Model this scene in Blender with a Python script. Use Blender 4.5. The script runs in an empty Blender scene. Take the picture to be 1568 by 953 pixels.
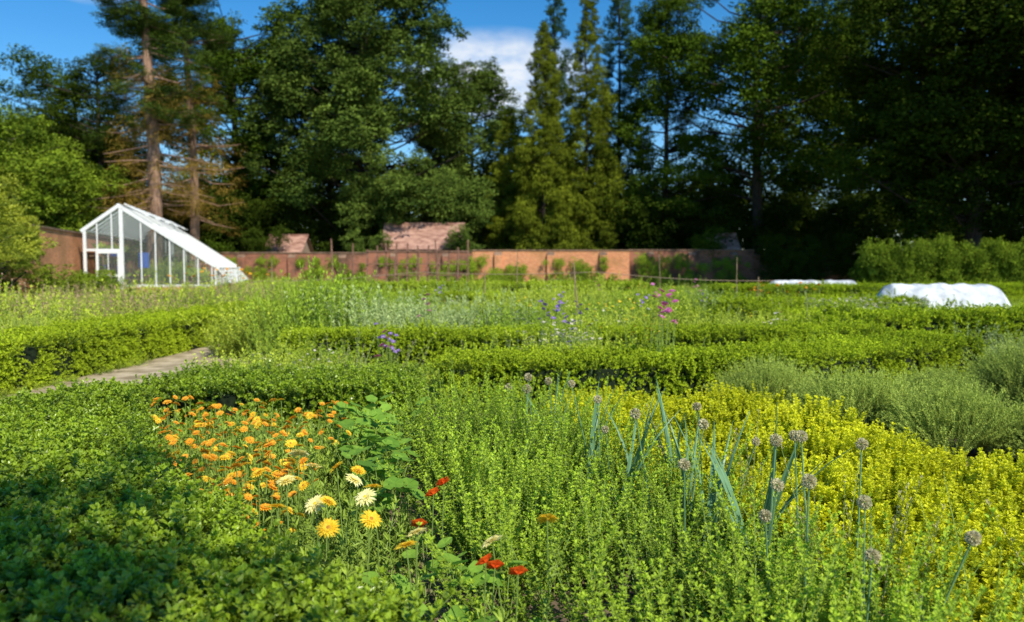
import bpy, math, random
import numpy as np
from mathutils import Vector, Quaternion, noise
random.seed(5); RS=np.random.RandomState(5)
sc=bpy.context.scene
def U(a,b): return random.uniform(a,b)
def nz(x,y,s,o=0.0): return noise.noise(Vector((x*s+o,y*s-o,o*1.7)))

# ------------------------------------------------------------ materials
def mat_new(name):
    m=bpy.data.materials.new(name); m.use_nodes=True
    nt=m.node_tree; nt.nodes.clear()
    return m,nt,nt.nodes,nt.links
def leafmat(name,dark,light,trans=.3,rough=.45,spec=.35,nscale=.5):
    m,nt,N,L=mat_new(name)
    out=N.new('ShaderNodeOutputMaterial'); 
    at=N.new('ShaderNodeAttribute'); at.attribute_name='t'
    oi=N.new('ShaderNodeObjectInfo'); ge=N.new('ShaderNodeNewGeometry')
    no=N.new('ShaderNodeTexNoise'); no.inputs['Scale'].default_value=nscale; no.inputs['Detail'].default_value=1
    L.new(ge.outputs['Position'],no.inputs['Vector'])
    def MM(op,a,b):
        n=N.new('ShaderNodeMath'); n.operation=op
        for i,v in enumerate((a,b)):
            if isinstance(v,(int,float)): n.inputs[i].default_value=v
            else: L.new(v,n.inputs[i])
        return n.outputs[0]
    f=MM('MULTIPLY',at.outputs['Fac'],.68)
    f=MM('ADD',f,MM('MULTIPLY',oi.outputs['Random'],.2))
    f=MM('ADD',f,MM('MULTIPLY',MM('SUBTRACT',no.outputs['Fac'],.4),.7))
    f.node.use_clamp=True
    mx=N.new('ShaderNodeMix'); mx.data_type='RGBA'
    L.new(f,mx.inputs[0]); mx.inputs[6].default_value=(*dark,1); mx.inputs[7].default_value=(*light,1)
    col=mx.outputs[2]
    if trans==0:
        p=N.new('ShaderNodeBsdfDiffuse'); L.new(col,p.inputs['Color']); L.new(p.outputs[0],out.inputs[0]); return m
    p=N.new('ShaderNodeBsdfPrincipled'); L.new(col,p.inputs['Base Color'])
    p.inputs['Roughness'].default_value=rough; p.inputs['Specular IOR Level'].default_value=spec
    t=N.new('ShaderNodeBsdfTranslucent'); L.new(col,t.inputs['Color'])
    ms=N.new('ShaderNodeMixShader'); ms.inputs[0].default_value=trans
    L.new(p.outputs[0],ms.inputs[1]); L.new(t.outputs[0],ms.inputs[2]); L.new(ms.outputs[0],out.inputs[0])
    return m
def noisemat(name,c1,c2,scale=5,rough=.85,bump=.0,detail=6,stretch=(1,1,1),spec=.3):
    m,nt,N,L=mat_new(name); out=N.new('ShaderNodeOutputMaterial')
    tc=N.new('ShaderNodeTexCoord'); mp=N.new('ShaderNodeMapping'); mp.inputs['Scale'].default_value=stretch
    L.new(tc.outputs['Object'],mp.inputs[0])
    no=N.new('ShaderNodeTexNoise'); no.inputs['Scale'].default_value=scale; no.inputs['Detail'].default_value=detail
    L.new(mp.outputs[0],no.inputs['Vector'])
    cr=N.new('ShaderNodeValToRGB'); cr.color_ramp.elements[0].position=.35; cr.color_ramp.elements[1].position=.65
    cr.color_ramp.elements[0].color=(*c1,1); cr.color_ramp.elements[1].color=(*c2,1)
    L.new(no.outputs['Fac'],cr.inputs[0])
    p=N.new('ShaderNodeBsdfPrincipled'); p.inputs['Roughness'].default_value=rough; p.inputs['Specular IOR Level'].default_value=spec
    L.new(cr.outputs[0],p.inputs['Base Color'])
    if bump>0:
        b=N.new('ShaderNodeBump'); b.inputs['Strength'].default_value=bump; b.inputs['Distance'].default_value=.03
        L.new(no.outputs['Fac'],b.inputs['Height']); L.new(b.outputs[0],p.inputs['Normal'])
    L.new(p.outputs[0],out.inputs[0]); return m
def brickmat(name,c1,c2,mort,stain=(.06,.045,.035),stain_amt=.5):
    m,nt,N,L=mat_new(name); out=N.new('ShaderNodeOutputMaterial')
    tc=N.new('ShaderNodeTexCoord'); sx=N.new('ShaderNodeSeparateXYZ'); L.new(tc.outputs['Object'],sx.inputs[0])
    ad=N.new('ShaderNodeMath'); ad.operation='ADD'; L.new(sx.outputs[0],ad.inputs[0]); L.new(sx.outputs[1],ad.inputs[1])
    cx=N.new('ShaderNodeCombineXYZ'); L.new(ad.outputs[0],cx.inputs[0]); L.new(sx.outputs[2],cx.inputs[1])
    br=N.new('ShaderNodeTexBrick'); L.new(cx.outputs[0],br.inputs['Vector'])
    br.inputs['Scale'].default_value=1; br.inputs['Brick Width'].default_value=.23; br.inputs['Row Height'].default_value=.078
    br.inputs['Mortar Size'].default_value=.006
    br.inputs['Color1'].default_value=(*c1,1); br.inputs['Color2'].default_value=(*c2,1); br.inputs['Mortar'].default_value=(*mort,1)
    no=N.new('ShaderNodeTexNoise'); no.inputs['Scale'].default_value=.6; no.inputs['Detail'].default_value=7; no.inputs['Roughness'].default_value=.65; L.new(tc.outputs['Object'],no.inputs['Vector'])
    cr=N.new('ShaderNodeValToRGB'); cr.color_ramp.elements[0].position=.45; cr.color_ramp.elements[1].position=.66
    cr.color_ramp.elements[1].color=(stain_amt,)*3+(1,); L.new(no.outputs['Fac'],cr.inputs[0])
    mx=N.new('ShaderNodeMix'); mx.data_type='RGBA'; L.new(cr.outputs[0],mx.inputs[0]); L.new(br.outputs['Color'],mx.inputs[6]); mx.inputs[7].default_value=(*stain,1)
    p=N.new('ShaderNodeBsdfPrincipled'); p.inputs['Roughness'].default_value=.9; L.new(mx.outputs[2],p.inputs['Base Color']); L.new(p.outputs[0],out.inputs[0])
    return m
def plain(name,c,rough=.5,spec=.4): return noisemat(name,tuple(v*.88 for v in c),c,scale=8,rough=rough,spec=spec)

M={}
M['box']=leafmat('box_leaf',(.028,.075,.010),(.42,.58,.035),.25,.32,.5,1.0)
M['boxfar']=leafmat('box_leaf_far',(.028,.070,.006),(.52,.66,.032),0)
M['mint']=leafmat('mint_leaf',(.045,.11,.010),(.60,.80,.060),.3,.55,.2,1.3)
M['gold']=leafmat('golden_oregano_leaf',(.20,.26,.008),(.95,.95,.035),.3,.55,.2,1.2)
M['lav']=leafmat('lavender_leaf',(.07,.12,.02),(.54,.66,.12),0)
M['cal']=leafmat('calendula_leaf',(.08,.16,.02),(.54,.70,.10),.35,.5,.25)
M['nast']=leafmat('nasturtium_leaf',(.08,.22,.02),(.42,.68,.08),.4,.5,.3)
M['herb1']=leafmat('herb_light',(.09,.17,.012),(.66,.76,.085),0)
M['herb2']=leafmat('herb_dark',(.04,.11,.012),(.42,.58,.055),0)
M['herb3']=leafmat('herb_grey',(.13,.20,.07),(.58,.70,.28),0)
M['leek']=leafmat('leek_leaf',(.07,.17,.08),(.30,.52,.27),.2,.4,.4)
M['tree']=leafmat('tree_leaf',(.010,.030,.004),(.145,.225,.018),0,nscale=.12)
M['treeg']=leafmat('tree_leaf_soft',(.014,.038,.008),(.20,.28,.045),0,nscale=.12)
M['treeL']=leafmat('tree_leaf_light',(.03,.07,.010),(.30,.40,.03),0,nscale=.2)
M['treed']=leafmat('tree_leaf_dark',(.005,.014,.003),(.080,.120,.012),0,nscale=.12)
M['conif']=leafmat('conifer_leaf',(.022,.042,.006),(.25,.29,.022),0,nscale=.2)
M['conif2']=leafmat('conifer_leaf_blue',(.012,.035,.012),(.10,.17,.05),0,nscale=.2)
M['needle']=leafmat('pine_needle',(.015,.035,.010),(.15,.22,.03),0,nscale=.3)
M['rust']=leafmat('dead_twig',(.12,.07,.015),(.50,.34,.06),0)
M['hawth']=leafmat('fruit_tree_leaf',(.06,.13,.010),(.62,.64,.05),.3,.5,.3,.5)
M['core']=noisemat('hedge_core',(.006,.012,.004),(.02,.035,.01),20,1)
M['bark']=noisemat('bark',(.03,.022,.017),(.08,.06,.045),3,.95,.6,8,(3,3,.6))
M['pinebark']=noisemat('pine_bark',(.16,.09,.06),(.40,.25,.17),3,.95,.6,8,(3,3,.6))
M['stem']=plain('green_stem',(.22,.32,.06),.6)
M['orange']=leafmat('calendula_petal_orange',(.85,.33,.01),(1.0,.60,.06),.25,.5,.2,2)
M['yellow']=leafmat('calendula_petal_pale',(.9,.76,.20),(1.0,.97,.55),.25,.5,.2,2)
M['amber']=leafmat('calendula_petal_amber',(.88,.52,.015),(1.0,.82,.08),.25,.5,.2,2)
M['centre']=plain('flower_centre',(.45,.20,.02),.8)
M['red']=leafmat('nasturtium_petal',(.9,.05,.01),(1.0,.20,.02),.3,.5,.2,2)
M['white']=leafmat('white_petal',(.65,.62,.52),(.85,.84,.75),.25,.5,.2,2)
M['pink']=leafmat('pink_petal',(.60,.08,.32),(.90,.35,.60),.25,.5,.2,2)
M['purple']=leafmat('purple_petal',(.25,.12,.48),(.55,.38,.80),.25,.5,.2,2)
M['allium']=leafmat('allium_floret',(.42,.36,.20),(.88,.82,.55),.25,.7,.2,2)
M['rosy']=leafmat('rosy_seed_plant',(.20,.13,.07),(.60,.40,.26),0)
M['straw']=leafmat('straw_stem',(.25,.22,.10),(.66,.60,.34),0)
M['soil']=noisemat('bed_soil',(.10,.065,.04),(.26,.19,.12),3,1,.6,9)
M['paint']=plain('white_paint',(.82,.82,.80),.4)
M['cane']=noisemat('bamboo',(.20,.13,.08),(.40,.28,.17),6,.7)
M['canered']=noisemat('weathered_post',(.16,.08,.055),(.30,.16,.11),6,.8)
M['twine']=plain('twine',(.35,.25,.16),.9)
M['fleece']=noisemat('fleece',(.40,.43,.46),(.80,.82,.84),2.5,.6,.8,6)
M['brick']=brickmat('red_brick',(.80,.32,.13),(.60,.20,.08),(.55,.42,.28),(.34,.17,.06),.75)
M['brickd']=brickmat('shaded_brick',(.46,.16,.085),(.33,.115,.06),(.28,.2,.15),(.05,.045,.028),.9)  # darker copy of the wall brick, tree shade put into its colour
M['coping']=noisemat('stone_coping',(.16,.10,.07),(.32,.2,.13),3,.9)
M['tile']=noisemat('roof_tile',(.26,.13,.09),(.56,.33,.25),1.4,.9,.4,8,(1,1,3))
M['render']=noisemat('house_wall',(.30,.21,.15),(.42,.32,.24),4,.9)
M['win']=plain('window_dark',(.03,.04,.05),.15,.6)
M['blue']=plain('blue_plastic',(.05,.12,.45),.4)
M['terra']=noisemat('terracotta',(.36,.14,.07),(.50,.22,.12),8,.85)
M['wood']=noisemat('bench_wood',(.20,.13,.08),(.35,.24,.15),6,.8)
m,nt,N,L=mat_new('greenhouse_glass'); o=N.new('ShaderNodeOutputMaterial'); tr=N.new('ShaderNodeBsdfTransparent'); tr.inputs[0].default_value=(.9,.94,.94,1)
gl=N.new('ShaderNodeBsdfGlossy'); gl.inputs['Roughness'].default_value=.08; df=N.new('ShaderNodeBsdfDiffuse'); df.inputs[0].default_value=(.75,.80,.80,1)
m1=N.new('ShaderNodeMixShader'); m1.inputs[0].default_value=.08; m2=N.new('ShaderNodeMixShader'); m2.inputs[0].default_value=.07
L.new(tr.outputs[0],m1.inputs[1]); L.new(gl.outputs[0],m1.inputs[2]); L.new(m1.outputs[0],m2.inputs[1]); L.new(df.outputs[0],m2.inputs[2]); L.new(m2.outputs[0],o.inputs[0]); M['glass']=m
m,nt,N,L=mat_new('whitish_glass'); o=N.new('ShaderNodeOutputMaterial'); tr=N.new('ShaderNodeBsdfTransparent'); tr.inputs[0].default_value=(.9,.92,.92,1)  # see-through glass with a diffuse whitish part mixed in
df=N.new('ShaderNodeBsdfDiffuse'); df.inputs[0].default_value=(.60,.66,.68,1)
m2=N.new('ShaderNodeMixShader'); m2.inputs[0].default_value=.36
L.new(tr.outputs[0],m2.inputs[1]); L.new(df.outputs[0],m2.inputs[2]); L.new(m2.outputs[0],o.inputs[0]); M['roofglass']=m

# ------------------------------------------------------------ mesh builder
class MB:
    def __init__(s): s.v=[];s.f=[];s.m=[];s.t=[];s.mats=[]
    def mi(s,k):
        if k not in s.mats: s.mats.append(k)
        return s.mats.index(k)
    def face(s,pts,k,t=.5):
        b=len(s.v); s.v.extend([tuple(p) for p in pts]); s.f.append(tuple(range(b,b+len(pts)))); s.m.append(s.mi(k)); s.t.append(t)
    def leaf(s,p,d,n,Ln,W,k,t,kind=6):
        d=d.normalized(); x=d.cross(n)
        if x.length<1e-3: x=d.cross(Vector((1,0,.1)))
        x.normalize(); z=x.cross(d)
        if kind==4: prof=((0,0,0),(.5,.5,.06),(0,1,-.08),(-.5,.5,.06))
        else: prof=((0,0,0),(.45,.27,.08),(.43,.68,.06),(0,1,-.10),(-.43,.68,.06),(-.45,.27,.08))
        s.face([p+x*(a*W)+d*(b*Ln)+z*(c*Ln) for a,b,c in prof],k,t)
    def tube(s,pts,rad,k,n=6,t=.5,cap=False):
        b=len(s.v); P=[Vector(p) for p in pts]
        for i,p in enumerate(P):
            d=(P[min(i+1,len(P)-1)]-P[max(i-1,0)]).normalized()
            x=d.cross(Vector((0.13,1,.05))); x.normalize(); y=d.cross(x)
            for j in range(n):
                a=j*2*math.pi/n; s.v.append(tuple(p+x*(math.cos(a)*rad[i])+y*(math.sin(a)*rad[i])))
        for i in range(len(P)-1):
            for j in range(n):
                j2=(j+1)%n; s.f.append((b+i*n+j,b+i*n+j2,b+(i+1)*n+j2,b+(i+1)*n+j)); s.m.append(s.mi(k)); s.t.append(t)
        if cap:
            s.f.append(tuple(b+(len(P)-1)*n+j for j in range(n))); s.m.append(s.mi(k)); s.t.append(t)
    def box(s,a,b,k,t=.5):
        x0,y0,z0=a;x1,y1,z1=b
        c=[(x0,y0,z0),(x1,y0,z0),(x1,y1,z0),(x0,y1,z0),(x0,y0,z1),(x1,y0,z1),(x1,y1,z1),(x0,y1,z1)]
        for q in ((0,3,2,1),(4,5,6,7),(0,1,5,4),(1,2,6,5),(2,3,7,6),(3,0,4,7)): s.face([c[i] for i in q],k,t)
    def bar(s,p,q,w,k,up=Vector((0,0,1))):
        p=Vector(p);q=Vector(q);d=(q-p).normalized()
        if abs(d.dot(up))>.98: up=Vector((0,1,0))
        x=d.cross(up).normalized()*w/2; y=x.cross(d).normalized()*w/2
        A=[p+x+y,p-x+y,p-x-y,p+x-y];B=[q+x+y,q-x+y,q-x-y,q+x-y]
        for i in range(4): s.face([A[i],A[(i+1)%4],B[(i+1)%4],B[i]],k)
        s.face(A,k); s.face(B[::-1],k)
    def obj(s,name,link=True,parent=None,smooth=False,coll=None):
        me=bpy.data.meshes.new(name); me.from_pydata(s.v,[],s.f)
        for k in s.mats: me.materials.append(M[k])
        me.polygons.foreach_set('material_index',s.m)
        a=me.attributes.new('t','FLOAT','FACE'); a.data.foreach_set('value',s.t)
        if smooth: me.polygons.foreach_set('use_smooth',[True]*len(s.f))
        me.update(); o=bpy.data.objects.new(name,me)
        if coll: coll.objects.link(o)
        elif link: sc.collection.objects.link(o)
        if parent: o.parent=parent
        return o
def empty(name,loc=(0,0,0)):
    o=bpy.data.objects.new(name,None); sc.collection.objects.link(o); o.location=loc; o.empty_display_size=.2; return o
V=Vector; Z=V((0,0,1))
def rdir(): 
    while True:
        v=V((U(-1,1),U(-1,1),U(-1,1)))
        if .05<v.length<1: return v.normalized()

# ------------------------------------------------------------ instancing
GROUPS={}
def group_for(coll):
    if coll.name in GROUPS: return GROUPS[coll.name]
    g=bpy.data.node_groups.new('scatter_'+coll.name,'GeometryNodeTree')
    g.interface.new_socket('Geometry',in_out='INPUT',socket_type='NodeSocketGeometry')
    g.interface.new_socket('Geometry',in_out='OUTPUT',socket_type='NodeSocketGeometry')
    N=g.nodes;L=g.links
    gi=N.new('NodeGroupInput');go=N.new('NodeGroupOutput')
    ci=N.new('GeometryNodeCollectionInfo'); ci.inputs['Collection'].default_value=coll
    ci.inputs['Separate Children'].default_value=True; ci.inputs['Reset Children'].default_value=True
    ip=N.new('GeometryNodeInstanceOnPoints'); ip.inputs['Pick Instance'].default_value=True
    def na(nm,ty):
        n=N.new('GeometryNodeInputNamedAttribute'); n.data_type=ty; n.inputs['Name'].default_value=nm
        return [o for o in n.outputs if o.enabled and o.name=='Attribute'][0]
    er=N.new('FunctionNodeEulerToRotation')
    L.new(gi.outputs[0],ip.inputs['Points']); L.new(ci.outputs[0],ip.inputs['Instance'])
    L.new(na('rot','FLOAT_VECTOR'),er.inputs[0]); L.new(er.outputs[0],ip.inputs['Rotation'])
    L.new(na('scl','FLOAT_VECTOR'),ip.inputs['Scale']); L.new(na('idx','INT'),ip.inputs['Instance Index'])
    L.new(ip.outputs[0],go.inputs[0]); GROUPS[coll.name]=g; return g
NI=0
def scatter(name,items,coll,parent=None):
    global NI
    n=len(items); NI+=n; me=bpy.data.meshes.new(name); me.vertices.add(n)
    co=np.empty((n,3),'f');ro=np.empty((n,3),'f');sl=np.empty((n,3),'f')
    for i,(p,nn,sp,s) in enumerate(items):
        q=nn.to_track_quat('Z','Y')@Quaternion((0,0,1),sp)
        co[i]=p; ro[i]=q.to_euler(); sl[i]=s
    me.vertices.foreach_set('co',co.ravel())
    me.attributes.new('rot','FLOAT_VECTOR','POINT').data.foreach_set('vector',ro.ravel())
    me.attributes.new('scl','FLOAT_VECTOR','POINT').data.foreach_set('vector',sl.ravel())
    k=len(coll.objects)
    me.attributes.new('idx','INT','POINT').data.foreach_set('value',RS.randint(0,k,n).astype('i'))
    me.update(); o=bpy.data.objects.new(name,me); sc.collection.objects.link(o)
    if parent: o.parent=parent
    md=o.modifiers.new('scatter','NODES'); md.node_group=group_for(coll); return o
def C(name): return bpy.data.collections.new(name)

def stemclump(coll,name,k,nst,rad,h,gap,Ln,W,bare=.2,lean=.25,elev=.5,per=4,kind=6,stem='stem',hv=.2,taper=.4,sr=.0018,flare=0):
    mb=MB()
    for i in range(nst):
        a=U(0,6.283); r=rad*math.sqrt(U(0,1)); b=V((r*math.cos(a),r*math.sin(a),0))
        d=(Z+V((math.cos(a),math.sin(a),0))*lean*(r/rad)*.6+rdir()*lean*.7).normalized()
        if flare: b=b*.3
        hh=h*U(1-hv,1+hv*.6); bend=rdir()*hh*.14; bend.z=0
        pt=lambda u: b+d*(hh*u)+bend*u*u
        mb.tube([pt(0),pt(.5),pt(1)],[sr*1.4,sr,sr*.6],stem,3,.4)
        z=bare*hh; ph=U(0,3); st=U(-.16,.16)
        while z<hh:
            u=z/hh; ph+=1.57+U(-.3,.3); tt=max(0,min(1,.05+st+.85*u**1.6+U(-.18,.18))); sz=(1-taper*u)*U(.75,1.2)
            for j in range(per):
                aa=ph+j*6.283/per+U(-.35,.35); o=V((math.cos(aa),math.sin(aa),0))
                dd=o+Z*(elev+.6*u+U(-.25,.25)); 
                mb.leaf(pt(u)+Z*U(-.3,.3)*gap,dd,Z+rdir()*.4,Ln*sz,W*sz,k,tt,kind)
            z+=gap*U(.8,1.2)
        for j in range(3): mb.leaf(pt(1),Z+rdir()*.6,rdir(),Ln*.6,W*.6,k,.95,kind)
    return mb.obj(name,coll=coll)

cBox=C('box_sprigs'); cBoxF=C('box_sprigs_far'); cMint=C('mint_clumps'); cGold=C('golden_clumps'); cLav=C('lavender_sprays'); cCal=C('calendula_leaf_clumps')
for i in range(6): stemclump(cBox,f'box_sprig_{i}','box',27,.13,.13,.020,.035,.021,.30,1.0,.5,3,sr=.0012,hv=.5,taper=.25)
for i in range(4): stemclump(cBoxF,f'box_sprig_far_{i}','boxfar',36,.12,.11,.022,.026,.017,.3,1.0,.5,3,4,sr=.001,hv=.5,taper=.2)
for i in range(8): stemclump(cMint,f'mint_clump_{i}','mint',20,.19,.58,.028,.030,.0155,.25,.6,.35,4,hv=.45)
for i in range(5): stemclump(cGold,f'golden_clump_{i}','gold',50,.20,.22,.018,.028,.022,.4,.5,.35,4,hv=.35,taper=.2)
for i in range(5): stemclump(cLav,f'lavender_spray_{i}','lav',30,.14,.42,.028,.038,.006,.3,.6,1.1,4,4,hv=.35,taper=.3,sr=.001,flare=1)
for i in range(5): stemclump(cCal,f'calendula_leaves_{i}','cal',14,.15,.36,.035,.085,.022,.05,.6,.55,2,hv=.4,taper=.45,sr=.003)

def lobe(coll,name,k,nsub=30,nl=34,sr=.30,Ln=.115,W=.075,down=0.,jit=.7):
    mb=MB()
    for s_ in range(nsub):
        c=rdir()*U(.35,.95); rr=sr*U(.6,1.25); ct=U(-.22,.22)
        for i in range(nl):
            d=rdir(); p=c+V((d.x,d.y,d.z*.7))*rr*U(.3,1.05)
            nn=(d*.6+c*.5+Z*.5+rdir()*jit); dd=(rdir()*.8+d*.6+c*.4-Z*down).normalized()
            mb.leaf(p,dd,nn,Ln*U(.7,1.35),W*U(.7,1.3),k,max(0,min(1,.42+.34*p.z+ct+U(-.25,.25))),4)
    return mb.obj(name,coll=coll)
def lobes(nm,k,n=4,**kw):
    c=C(nm)
    for i in range(n): lobe(c,f'{nm}_{i}',k,**kw)
    return c
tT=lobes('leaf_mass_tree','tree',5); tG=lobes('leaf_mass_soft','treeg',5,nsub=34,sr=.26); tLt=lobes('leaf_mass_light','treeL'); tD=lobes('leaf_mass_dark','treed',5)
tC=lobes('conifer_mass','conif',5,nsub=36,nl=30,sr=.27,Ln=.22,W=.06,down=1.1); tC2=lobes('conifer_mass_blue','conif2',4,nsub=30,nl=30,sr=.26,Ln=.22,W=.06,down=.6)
tN=lobes('needle_mass','needle',5,nsub=22,nl=34,sr=.28,Ln=.26,W=.04); tH=lobes('fruit_leaf_mass','hawth',5,nsub=26,nl=30,sr=.27,Ln=.13,W=.08,down=.1); tR=lobes('dead_twigs','rust',3,nsub=9,nl=16,sr=.5,Ln=.55,W=.028,down=.6)
cH={}
for k,nm in (('herb1','herb_light'),('herb2','herb_dark'),('herb3','herb_grey'),('rosy','rosy_plant')):
    c=C(nm); cH[k]=c
    for i in range(3): stemclump(c,f'{nm}_clump_{i}',k,30,.42,.75,.06,.075 if k!='rosy' else .05,.030,.15,.5,.6,3,4,hv=.5,sr=.003)
    if k!='rosy':
        for i in range(2): stemclump(c,f'{nm}_tuft_{i}',k,38,.40,.7,.06,.12,.011,.15,.55,1.1,3,4,hv=.45,sr=.002)
cTall=C('tall_seed_stems')
for i in range(4): stemclump(cTall,f'tall_seed_stem_{i}','straw' if i%2 else 'herb1',9,.3,1.15,.07,.045,.012,.45,.35,.9,3,4,hv=.4,sr=.004)

# flowers
def head(mb,c,n,r,k,ck,layers=2,np_=16,cr=.22):
    n=n.normalized(); x=n.cross(V((.2,.9,.3))).normalized(); y=n.cross(x)
    for l in range(layers):
        rr=r*(1-.25*l)
        for j in range(np_):
            a=(j+.5*l)*6.283/np_+U(-.08,.08); o=x*math.cos(a)+y*math.sin(a)
            dd=o+n*(.12+.30*l+U(-.1,.1)); mb.leaf(c+o*r*.1+n*.002*l,dd,n,rr*U(.85,1.05),r*5.0/np_,k,U(0,1),6)
    ring=[c+(x*math.cos(a)+y*math.sin(a))*r*cr+n*r*.16 for a in [i*.6283 for i in range(10)]]
    top=c+n*r*.26
    for i in range(10): mb.face([ring[i],ring[(i+1)%10],top],ck,U(.2,.8)); mb.face([ring[i],ring[(i+1)%10],c-n*.003],ck,.5)
def flowercoll(nm,k,ck,r,h,nv=5,layers=2,np_=16,cr=.22,nper=1,spread=0,leaves=True,ty=.25):
    c=C(nm)
    for i in range(nv):
        mb=MB()
        for q in range(nper):
            o=V((U(-spread,spread),U(-spread,spread),0)); hh=h*(U(.75,1.1) if nper>1 else 1)
            top=o+V((U(-.04,.04),U(-.04,.04),hh)); mid=(o+top)/2+V((U(-.02,.02),U(-.02,.02),0))
            n=V((U(-.5,.5)+.15,U(-.6,.3)-ty,1.0+U(0,.4)))
            mb.tube([o,mid,top],[.003,.0028,.0025],'stem',4)
            head(mb,top,n,r*U(.85,1.1),k,ck,layers,np_,cr)
            if leaves:
                for j in range(5):
                    u=U(.2,.85); a=U(0,6.28); mb.leaf(o.lerp(top,u),V((math.cos(a),math.sin(a),.5)),Z,.06,.018,'cal',U(.3,.9),6)
        mb.obj(f'{nm}_{i}',coll=c)
    return c
fOr=flowercoll('calendula_orange','orange','centre',.030,.5,6)
fOa=flowercoll('calendula_apricot','amber','centre',.029,.5,4)
fYe=flowercoll('calendula_yellow','yellow','amber',.045,.5,5,3,20,.2,ty=.45)
fAm=flowercoll('calendula_amber','amber','centre',.044,.5,4,3,20,.25,ty=.3)
fWh=flowercoll('white_daisy','white','amber',.024,.75,4,1,12,.3,12,.22,False)
fPi=flowercoll('pink_flower','pink','purple',.05,1.25,3,2,10,.2,6,.10,True)
fPu=flowercoll('purple_flower','purple','white',.036,1.0,3,2,10,.2,7,.12,True)
fSm=flowercoll('yellow_umbel','amber','amber',.022,.85,3,1,8,.3,10,.25,False)
cNa=C('nasturtium_leaf'); 
for i in range(5):
    mb=MB()
    for q in range(5):
        a=U(0,6.28); top=V((math.cos(a)*U(.03,.14),math.sin(a)*U(.03,.14),U(.12,.34)))
        mb.tube([V((0,0,0)),top*.5+V((0,0,.03)),top],[.003,.0025,.002],'stem',4)
        n=(Z+rdir()*.55).normalized(); x=n.cross(V((.3,.8,.1))).normalized(); y=n.cross(x); r=U(.03,.055); K=15
        ring=[top+(x*math.cos(b*6.283/K)+y*math.sin(b*6.283/K))*r*(1+.09*math.cos(5*b*6.283/K))+n*r*U(.10,.22) for b in range(K)]
        tt=U(.2,1)
        for b in range(K): mb.face([top,ring[b],ring[(b+1)%K]],'nast',min(1,tt+U(-.12,.12)))
    mb.obj(f'nasturtium_leaf_{i}',coll=cNa)
cRed=C('nasturtium_flower')
for i in range(3):
    mb=MB(); top=V((0,0,.4)); mb.tube([V((0,0,0)),V((.01,.01,.2)),top],[.003,.002,.002],'stem',4)
    n=V((U(-.3,.3),-.7,.6)).normalized(); x=n.cross(Z).normalized(); y=n.cross(x)
    for j in range(5):
        a=j*1.2566+U(-.1,.1); o=x*math.cos(a)+y*math.sin(a); mb.leaf(top,o+n*.45,n,.034,.036,'red',U(0,1),6)
    mb.obj(f'nasturtium_flower_{i}',coll=cRed)
cAl=C('allium_seedhead')
for i in range(5):
    mb=MB(); h=.8; bx,by=U(-.12,.12),U(-.12,.12)
    mb.tube([V((bx,by,0)),V((bx*.8,by*.8,.4)),V((0,0,h))],[.006,.005,.003],'leek',5,.6)
    R=U(.024,.032)
    for j in range(170):
        d=rdir(); mb.leaf(V((0,0,h))+d*R*.45,d+rdir()*.3,rdir(),R*.65,.008,'allium',U(0,1),6)
    mb.obj(f'allium_seedhead_{i}',coll=cAl)
cLk=C('leek_leaves')
for i in range(4):
    mb=MB()
    for q in range(5):
        a=U(0,6.28); L0=U(.55,.8); out=V((math.cos(a),math.sin(a),0)); le=U(.1,.5); wd=U(.013,.02); sd=out.cross(Z)
        P=[]
        for s_ in range(7):
            u=s_/6; P.append(out*(.02+le*L0*u*u*.9)+Z*(L0*u*(1-.25*le*u)))
        for s_ in range(6):
            u=s_/6; w0=wd*(1-u**2); w1=wd*(1-((s_+1)/6)**2)
            for sg in (-1,1):
                mb.face([P[s_]-out*.004,P[s_]+sd*sg*w0,P[s_+1]+sd*sg*w1,P[s_+1]-out*.004],'leek',.3+.5*u+U(-.05,.05))
    mb.obj(f'leek_leaves_{i}',coll=cLk)

# ------------------------------------------------------------ region helpers
def inpoly(x,y,P):
    c=False;n=len(P);j=n-1
    for i in range(n):
        xi,yi=P[i];xj,yj=P[j]
        if (yi>y)!=(yj>y) and x<(xj-xi)*(y-yi)/(yj-yi)+xi: c=not c
        j=i
    return c
def area(P): return abs(sum(P[i][0]*P[(i+1)%len(P)][1]-P[(i+1)%len(P)][0]*P[i][1] for i in range(len(P))))/2
def samp(P,dens,cand=4):
    xs=[p[0] for p in P];ys=[p[1] for p in P];n=int(area(P)*dens);out=[]
    while len(out)<n:
        best=None;bd=-1;tries=0
        while tries<cand:
            x=U(min(xs),max(xs));y=U(min(ys),max(ys))
            if not inpoly(x,y,P): continue
            tries+=1; d=min([(x-a)**2+(y-b)**2 for a,b in out[-400:]],default=9)
            if d>bd: bd=d;best=(x,y)
        out.append(best)
    return out
def strip(line,w):
    Lf=[];Rt=[]
    for i,p in enumerate(line):
        a=V(line[max(i-1,0)]);b=V(line[min(i+1,len(line)-1)]); d=(b-a).normalized(); n=V((-d.y,d.x))*w/2
        Lf.append((p[0]+n.x,p[1]+n.y)); Rt.append((p[0]-n.x,p[1]-n.y))
    return Lf+Rt[::-1]
HP=[]
up=lambda s=.12:(Z+rdir()*s).normalized()
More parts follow.
